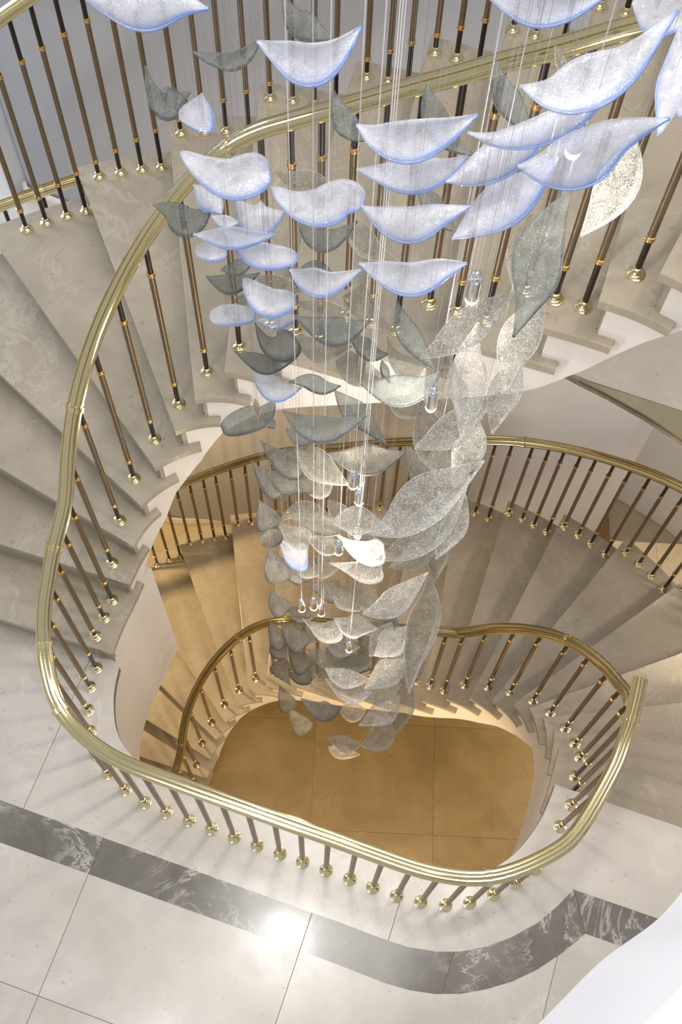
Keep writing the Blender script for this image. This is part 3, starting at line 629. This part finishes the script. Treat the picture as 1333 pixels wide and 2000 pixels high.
# gallery floor on the left at landing level, with window beyond
gal = mesh_obj('floor', prism([(-1.15, 3.86), (-1.36, 3.8), (-1.7, 3.62), (-2.1, 3.36), (-2.6, 2.95), (-3.6, 2.4), (-6, 2.6), (-6, 8), (-2.7, 8), (-2.2, 5.25), (-1.9, 4.5), (-1.1, 4.3)], -.25, -.02), M_GROUT, kind='structure')
gp = [(-1.15, 3.86), (-1.36, 3.8), (-1.7, 3.62), (-2.1, 3.36), (-2.6, 2.95), (-3.6, 2.4), (-6, 2.6), (-6, 8), (-2.75, 8), (-2.22, 5.2), (-1.91, 4.45), (-1.1, 4.3)]
for a in range(-7, 1):
    for c in range(1, 9):
        bm = clip_poly(gp, [((1, 0), a*.9+.898), ((-1, 0), -a*.9), ((0, 1), c*.95+.948), ((0, -1), -c*.95)])
        if len(bm.faces) == 0: bm.free(); continue
        mesh_obj('marble_tile', thicken(bm, -.02, 0), M_FLOOR, gal)
bbp = [(-2.7, 6.2), (-2.21, 5.19), (-1.9, 4.42), (-1.6, 4.3), (-1.2, 4.27)]
P_ = [Vector((x-.0, y-.03, 0)) for x, y in bbp]
mesh_obj('baseboard_left', sweep(P_, [(-.012, .0), (.016, 0), (.016, .085), (.008, .10), (-.012, .10)]), M_PLASTER, kind='structure')
wb = bmesh.new(); bmesh.ops.create_cube(wb, size=1, matrix=Matrix.Translation((-4.2, 7.9, 1.6)) @ Matrix.Diagonal((2.6, .03, 2.9, 1)))
win = mesh_obj('window_1', wb, M_PANE, kind='structure')
wf = bmesh.new()
for x in (-5.5, -4.2, -2.9): bmesh.ops.create_cube(wf, size=1, matrix=Matrix.Translation((x, 7.86, 1.6)) @ Matrix.Diagonal((.08, .08, 3.0, 1)))
for z in (.12, 3.08): bmesh.ops.create_cube(wf, size=1, matrix=Matrix.Translation((-4.2, 7.86, z)) @ Matrix.Diagonal((2.68, .08, .08, 1)))
mesh_obj('window_frame', wf, M_PLASTER, win)
# landing-level ledge on the right under the upper flight
ledge_in = [(1.15, 3.42), (1.26, 3.355), (1.42, 3.27), (1.6, 3.16), (1.79, 3.025), (2.05, 2.80), (2.3, 2.52)]
lf = mesh_obj('floor', prism(ledge_in+[(4.0, 2.5), (3.9, 3.3), (3.0, 4.3), (2.1, 4.7), (1.3, 4.6), (1.0, 4.4)], -.06, -.012), M_GROUT, kind='structure')
mesh_obj('marble_band_tile', prism(ledge_in[1:]+[(2.6, 2.72), (2.3, 2.98), (1.81, 3.185), (1.5, 3.285)], -.03, 0), M_OLIVE, lf)
mesh_obj('marble_tile', prism([(1.30, 3.356), (1.5, 3.29), (1.81, 3.19), (2.3, 2.985), (2.6, 2.73), (3.9, 2.6), (3.8, 3.3), (2.9, 3.9), (1.2, 3.6), (1.0, 3.5)], -.03, 0), M_FLOOR, lf)
# upper floor edge beside the camera
WP = [(.20, -.03), (.281, .039), (.362, .115), (.441, .172), (.50, .235), (.62, .36), (.85, .5)]
wp = [Vector((p.x, p.y)) for p in catmull([(x*1.12, y*1.12, 0) for x, y in WP], 8)]
nn_ = [Vector((.75, -.66))]*len(wp)
mesh_obj('trim_3', ribbon([(p.x, p.y) for p in wp], [4.24]*len(wp), [3.62]*len(wp), .25, nn_), M_WHITE, kind='structure')
ed = [(p.x+.022, p.y-.02) for p in wp]
mesh_obj('floor', prism(ed+[(1.4, .3), (1.4, -.6), (.3, -.6)], 4.20, 4.26), M_FLOOR, kind='structure')

# ------------------------------------------------------------------ balustrades
def shared(name, build, mat, smooth=True):
    bm = bmesh.new(); build(bm); me = bpy.data.meshes.new(name); bm.normal_update(); bm.to_mesh(me); bm.free(); me.materials.append(mat)
    if smooth:
        me.shade_smooth(); 
        try: me.set_sharp_from_angle(angle=math.radians(40))
        except Exception: pass
    return me
ROD = shared('rod', lambda b: lathe(b, [(.0103, 0), (.0103, 1)], 10), M_DARK)
SLEEVE = shared('sleeve', lambda b: lathe(b, [(.0118, 0), (.0118, .706)], 12), M_TUBE)
RING = shared('brass_ring', lambda b: lathe(b, [(.0110, -.010), (.0148, -.009), (.0152, -.004), (.0136, -.002), (.0136, .002), (.0152, .004), (.0148, .009), (.0110, .010)], 12), M_RING)
COLLAR = shared('base_collar', lambda b: lathe(b, [(.0290, 0), (.0300, .003), (.0290, .0055), (.0250, .0065), (.0245, .0095), (.0225, .0115), (.0185, .0125), (.0180, .0155), (.0150, .0175), (.0128, .019), (.0128, .030), (.0140, .031), (.0140, .034), (.0100, .036)], 20), M_BRASS)
SOCKET = shared('top_socket', lambda b: lathe(b, [(.0110, -.022), (.014, -.020), (.014, -.012), (.0155, -.010), (.0155, 0)], 12), M_BRASS)
def baluster(parent, x, y, zb, zu, zr, flat=False):
    o = inst('baluster', ROD, parent, (x, y, zb), (1, 1, zu-zb+.008))
    o.scale = (1, 1, 1); me = ROD.copy() if False else None
    o.scale = (1, 1, zu-zb+.008)
    def sub(name, mesh, z):
        c = inst(name, mesh, o, (0, 0, (z-zb)/(zu-zb+.008)), (1, 1, 1/(zu-zb+.008))); return c
    sub('base_collar', COLLAR, zb)
    sub('sleeve', SLEEVE, zr+.007); sub('brass_ring', RING, zr); sub('brass_ring', RING, zr+.72)
    if flat: sub('top_socket', SOCKET, zu)
    return o
_rp = [(.014, 0), (.018, .005), (.028, .007), (.0310, .012), (.0290, .018), (.0245, .0195), (.0240, .0225), (.0268, .026), (.0262, .032), (.0225, .0375), (.0178, .0385), (.0166, .0345), (.0125, .0345), (.0112, .0395), (.0070, .0425), (.0015, .0432)]
RAILP = [(-a, b) for a, b in _rp[:1]]+_rp+[(-a, b) for a, b in reversed(_rp[1:])]
SLV = [(a*1.14, (b-.02)*1.14+.02) for a, b in RAILP]
def rail(parent, pts, sleeves):
    P = catmull(pts, 8); P = [P[0]]+[p for a, p in zip(P, P[1:]) if (p-a).length > 1e-5]
    # smooth a little
    for _ in range(22): P = [P[0]]+[(a+b*2+c)/4 for a, b, c in zip(P, P[1:], P[2:])]+[P[-1]]
    r = mesh_obj('handrail', sweep(P, RAILP), M_RAIL, parent)
    for s in sleeves:
        i = min(range(len(P)), key=lambda j: (P[j]-Vector(s)).length); i = max(1, min(i, len(P)-2))
        t = (P[i+1]-P[i-1]).normalized()
        bm = sweep([P[i]-t*.011, P[i]-t*.006, P[i]+t*.006, P[i]+t*.011], SLV); mesh_obj('joint_sleeve', bm, M_BRASS, r)
    return P
BASE = {0: [(1.121,1.127),(1.127,1.062),(1.072,.962),(.955,.771),(.865,.704),(.767,.651),(.659,.610),(.552,.595),(.441,.603),(.333,.624),(.226,.655),(.122,.686),(.014,.719),(-.093,.750),(-.197,.781),(-.303,.812),(-.408,.843),(-.513,.874),(-.619,.906),(-.727,.938),(-.829,.976),(-.926,1.030),(-1.014,1.100),(-1.085,1.186),(-1.123,1.292),(-1.147,1.393),(-1.153,1.505),(-1.136,1.60)],
 1: [(-1.118,1.693),(-1.09,1.786),(-1.064,1.877)], 2: [(-1.046,1.984)], 3: [(-.997,2.112)], 4: [(-.917,2.229)], 5: [(-.812,2.321)], 6: [(-.695,2.385)], 7: [(-.562,2.422)], 8: [(-.42,2.418)],
 9: [(-.289,2.392),(-.198,2.367),(-.108,2.342)], 10: [(-.014,2.314),(.072,2.288),(.16,2.262)], 11: [(.257,2.236),(.347,2.212),(.442,2.183)], 12: [(.54,2.162),(.628,2.135),(.716,2.11)], 13: [(.826,2.092)],
 14: [(.943,2.028)], 15: [(1.046,1.944)], 16: [(1.143,1.841)], 17: [(1.2,1.72)], 18: [(1.238,1.584)], 19: [(1.242,1.452)], 20: [(1.222,1.335),(1.194,1.240),(1.165,1.165)]}
def prog(k, j, n): return k+(j+.5)/n
C0 = .94
def under(u): return C0+RISE*u
inner = thing('balustrade', 'polished brass balustrade around the landing opening and up the inner side of the stair', 'balustrade')
pts = []
# landing part: level rail running out over the first steps down
lev = [(1.222,1.335,-1),(1.194,1.240,-1),(1.160,1.150,-1)]+[(x, y, 0) for x, y in BASE[0][1:]]
pts = [Vector((1.238, 1.40, .892))]
for j, (x, y, t) in enumerate(lev):
    n = len(lev)-j-1
    zu = .892
    if n < 7: zu = [1.108, 1.042, .985, .945, .918, .901, .895][n]
    pts.append(Vector((x, y, zu)))
    if j == 0: continue
    zr = max(zu-.87, .045 if t == 0 else -.2) if n < 4 else (.09 if t == 0 else .09)
    if n < 4: zr = zu-.87
    if t == 0: baluster(inner, x, y, 0, zu, zr if n < 4 else .075+.02, True)
    else: baluster(inner, x, y, -RISE, zu, .095)
for k in range(1, 18):
    B = BASE[k]
    for j, (x, y) in enumerate(B):
        zu = under(prog(k, j, len(B))); pts.append(Vector((x, y, zu)))
        baluster(inner, x, y, k*RISE, zu, zu-.87)
rail(inner, pts, [(1.2, 1.22, .89), (.62, .60, .89), (-1.06, 1.16, .9), (-1.13, 1.42, .95), (-1.1, 1.72, 1.2), (-1.0, 2.1, 1.65), (-.36, 2.41, 2.7), (1.15, 1.8, 4.2)])
end = thing('balustrade', 'lower inner brass balustrade descending below the landing beside the hall opening', 'balustrade')
pts = [Vector((1.226, 1.318, .765))]
tab = {(20, 0): .715, (19, 0): .56, (18, 0): .38, (17, 0): .20, (16, 0): .02, (15, 0): -.165}
pts.append(Vector((1.235, 1.38, .70)))
baluster(end, 1.222, 1.335, -RISE, .745, -.10)
for k in range(19, 0, -1):
    B = BASE[k]
    for j in range(len(B)-1, -1, -1):
        x, y = B[j]; u = prog(k, j, len(B))-21; zu = tab.get((k, 0), under(u))
        pts.append(Vector((x, y, zu))); baluster(end, x, y, k*RISE-21*RISE, zu, zu-.87 if k < 17 else zu-.85)
for n, (x, y) in enumerate([(-1.136,1.60),(-1.153,1.505),(-1.147,1.393),(-1.13,1.28)]):
    zu = under(-20.2-.3*n); pts.append(Vector((x, y, zu))); baluster(end, x, y, -4.24, zu, zu-.87)
rail(end, pts, [(1.143, 1.841, .02), (-.562, 2.422, -1.9), (-1.136, 1.6, -3.2), (-1.046, 1.984, -2.9)])
# vertical link between the two rail ends
bm = bmesh.new(); lathe(bm, [(.012, .74), (.012, .90)], 10, (1.232, 1.362, 0)); mesh_obj('rail_link', bm, M_DARK, inner)
# outer balustrades
OB = {5: [.36, .56, .77, .97], 6: [.19, .42, .65, .86], 7: [.12, .37, .61, .86], 8: [.12, .36, .59, .82], 9: [.18, .49, .80], 10: [.14, .45, .76], 11: [.13, .43, .80], 12: [.12, .43, .74], 13: [.11, .38, .62, .88], 14: [.11, .37, .61, .88], 15: [.14, .38, .62, .87], 16: [.12, .37, .62, .87]}
def outer_pt(u):
    i = (u-1)*10; a = int(i); f = i-a; b = min(a+1, len(OUT)-1)
    p = OUT[a]*(1-f)+OUT[b]*f; n = OUT_N[a]; return p-n*.085
def outer_rail(name_label, ks, zoff, c0, sl):
    root = thing('balustrade', name_label, 'balustrade'); pts = []
    for k in ks:
        for f in OB.get(k, [.12, .37, .62, .87]):
            p = outer_pt(k+f); zu = c0+RISE*(k+f)+zoff; pts.append(Vector((p.x, p.y, zu)))
            baluster(root, p.x, p.y, k*RISE+zoff, zu, under(k+f)+zoff-.87)
    p = outer_pt(ks[-1]+1); pts.append(Vector((p.x, p.y, c0+RISE*(ks[-1]+1)+zoff)))
    rail(root, pts, sl); return root
outer_rail('outer brass balustrade of the upper flight in front of the grey wall', list(range(2, 17)), 0, 1.0, [(-1.4, 3.4, 2.2), (.9, 3.3, 3.5)])
outer_rail('outer brass balustrade of the lower flight along the beige wall', list(range(3, 20)), -21*RISE, .95, [(1.1, 3.3, -.7), (-.9, 3.6, -1.9), (2.2, 2.4, 0)])
gal_r = thing('balustrade', 'short stretch of brass gallery rail seen behind the upper left balusters', 'balustrade')
gpts = [(-1.22, 3.84), (-1.36, 3.78), (-1.53, 3.695), (-1.70, 3.60), (-1.87, 3.49), (-2.04, 3.37), (-2.2, 3.25), (-2.36, 3.12), (-2.52, 2.98)]
for x, y in gpts: baluster(gal_r, x, y, 0, .90, -.02)
rail(gal_r, [Vector((x, y, .90)) for x, y in [(-1.12, 3.88)]+gpts], [(-1.53, 3.695, .9)])

# ------------------------------------------------------------------ glass chandelier
chan = thing('glass_chandelier', 'cascade of hanging blue, smoky and clear glass leaves with small chrome spotlights', 'chandelier', loc=(0.1, 1.6, 6.6))
CH = Vector((0.1, 1.6, 6.6))
rnd = random.Random(11)
def prof(kind, t):
    if kind == 'd': w = (t**1.6)*(max(1-t, 0)**.46)*2.88
    elif kind == 'f': w = (t**1.0)*(max(1-t, 0)**.62)*2.9
    elif kind == 'o': w = math.sin(math.pi*t)**.55
    else: w = math.sin(math.pi*t)**1.45
    return min(w, 1.02)
CAMP = Vector((0, 0, CAM_Z))
def leaf(kind, pk, W, pts):
    P = catmull(pts, 7); n = len(P); c = P[n//2]; view = (CAMP-c).normalized()
    tl = rnd.uniform(-.32, .32); cup = rnd.uniform(.18, .34)*rnd.choice((1, -1, 1)); th = .0035 if kind == 't' else .005
    bm = bmesh.new(); lay = bm.verts.layers.float.new('rim'); top = []; bot = []; K = 8
    for i, p in enumerate(P):
        t = i/(n-1); T = (P[min(i+1, n-1)]-P[max(i-1, 0)]).normalized()
        S = T.cross(view).normalized(); Nn = S.cross(T).normalized()
        S2 = (S*math.cos(tl)+Nn*math.sin(tl)).normalized(); N2 = (Nn*math.cos(tl)-S*math.sin(tl)).normalized()
        hw = max(W*.5*prof(pk, .02+.96*t)*1.04, .0025)
        ra, rb = [], []
        for j in range(K+1):
            s = -1+2*j/K; hh = th*(1 if abs(s) < .9 else .55)
            q = p+S2*(s*hw)+N2*(cup*hw*(s*s-.4)+math.sin(t*6+s*2)*.0012)
            ra.append(bm.verts.new(q+N2*hh*.5)); rb.append(bm.verts.new(q-N2*hh*.5))
        top.append(ra); bot.append(rb)
    for i in range(n-1):
        for j in range(K):
            bm.faces.new((top[i][j], top[i+1][j], top[i+1][j+1], top[i][j+1])); bm.faces.new((bot[i][j], bot[i][j+1], bot[i+1][j+1], bot[i+1][j]))
            # the coloured edge shows as a strip on the lower rim
            if j == 0:
                pass
        f = bm.faces.new((top[i][0], bot[i][0], bot[i+1][0], top[i+1][0]))
        f = bm.faces.new((top[i][K], top[i+1][K], bot[i+1][K], bot[i][K]))
    f = bm.faces.new(top[0]+list(reversed(bot[0])))
    f = bm.faces.new(list(reversed(top[-1]))+bot[-1])
    bmesh.ops.recalc_face_normals(bm, faces=bm.faces[:])
    # belly side (lower and nearer the hall) carries the tinted, thicker rim
    side = 0 if sum(top[i][0].co.z+top[i][0].co.y*.6 for i in range(n)) < sum(top[i][K].co.z+top[i][K].co.y*.6 for i in range(n)) else K
    for i in range(n):
        t = i/(n-1)
        for j in range(K+1):
            d = abs(j-side)/K
            v = max(0, 1-d*(3.0 if kind == 'b' else 3.6))
            v = max(v*(.2+.8*t), .8*max(0, (t-.88)/.12))
            
            for ve in (top[i][j], bot[i][j]): ve[lay] = v
    rr = {'b': .0032, 'g': .0030, 's': .0030, 'c': .0018, 't': .0015}[kind]
    for sd in (side, K-side):
        r0 = rr if sd == side else .0013
        ring = []
        for i in range(n):
            t = i/(n-1); p = (top[i][sd].co+bot[i][sd].co)/2; T = (P[min(i+1, n-1)]-P[max(i-1, 0)]).normalized(); a = T.orthogonal().normalized(); b = T.cross(a)
            rad = r0*(.4+.6*math.sin(math.pi*min(max(t, 0), 1)))
            vv = (.35+.6*t if sd == side else .12)
            if kind in 'ct': vv = .95
            rw = [bm.verts.new(p+(a*math.cos(2*math.pi*m/6)+b*math.sin(2*math.pi*m/6))*rad) for m in range(6)]
            for ve in rw: ve[lay] = vv
            ring.append(rw)
        for r_, s_ in zip(ring, ring[1:]):
            for m in range(6): bm.faces.new((r_[m], r_[(m+1) % 6], s_[(m+1) % 6], s_[m]))
    o = mesh_obj('glass_leaf', bm, G[kind], chan, smooth=True)
    o.matrix_parent_inverse = Matrix.Translation(-CH)
    bm = bmesh.new(); q = P[int(n*.45)]
    tube(bm, q, (q.x, q.y, 6.6), .00034, 4)
    w = mesh_obj('hanging_wire', bm, M_WIRE, o)
    return o
for kind, pk, W, pts in LEAVES: leaf(kind, pk, W, pts)
def spot_lamp(x, y, z):
    bm = bmesh.new(); lathe(bm, [(.0155, -.040), (.0155, .028), (.0135, .033)], 16)
    me = None
    o = mesh_obj('spotlight', bm, M_CHROME, chan, smooth=False); o.matrix_parent_inverse = Matrix.Translation(-CH); o.location = (x, y, z)
    bm = bmesh.new(); bmesh.ops.create_uvsphere(bm, u_segments=12, v_segments=8, radius=.0115, matrix=Matrix.Translation((0, 0, .045))); mesh_obj('ball_joint', bm, M_CHROME, o, smooth=True)
    bm = bmesh.new(); lathe(bm, [(.0125, -.056), (.0148, -.050), (.0148, -.0401)], 16); mesh_obj('lens', bm, M_LAMP, o)
    bm = bmesh.new(); tube(bm, (0, 0, .055), (0, 0, 6.6-z), .0011, 6); mesh_obj('cable', bm, M_CABLE, o)
    d = bpy.data.lights.new('lamp_light', 'POINT'); d.energy = 3.2; d.shadow_soft_size = .012; d.color = (1, .93, .82)
    l = bpy.data.objects.new('lamp_light', d); COL.objects.link(l); l.location = (x, y, z-.075)
for s in SPOTS: spot_lamp(*s)
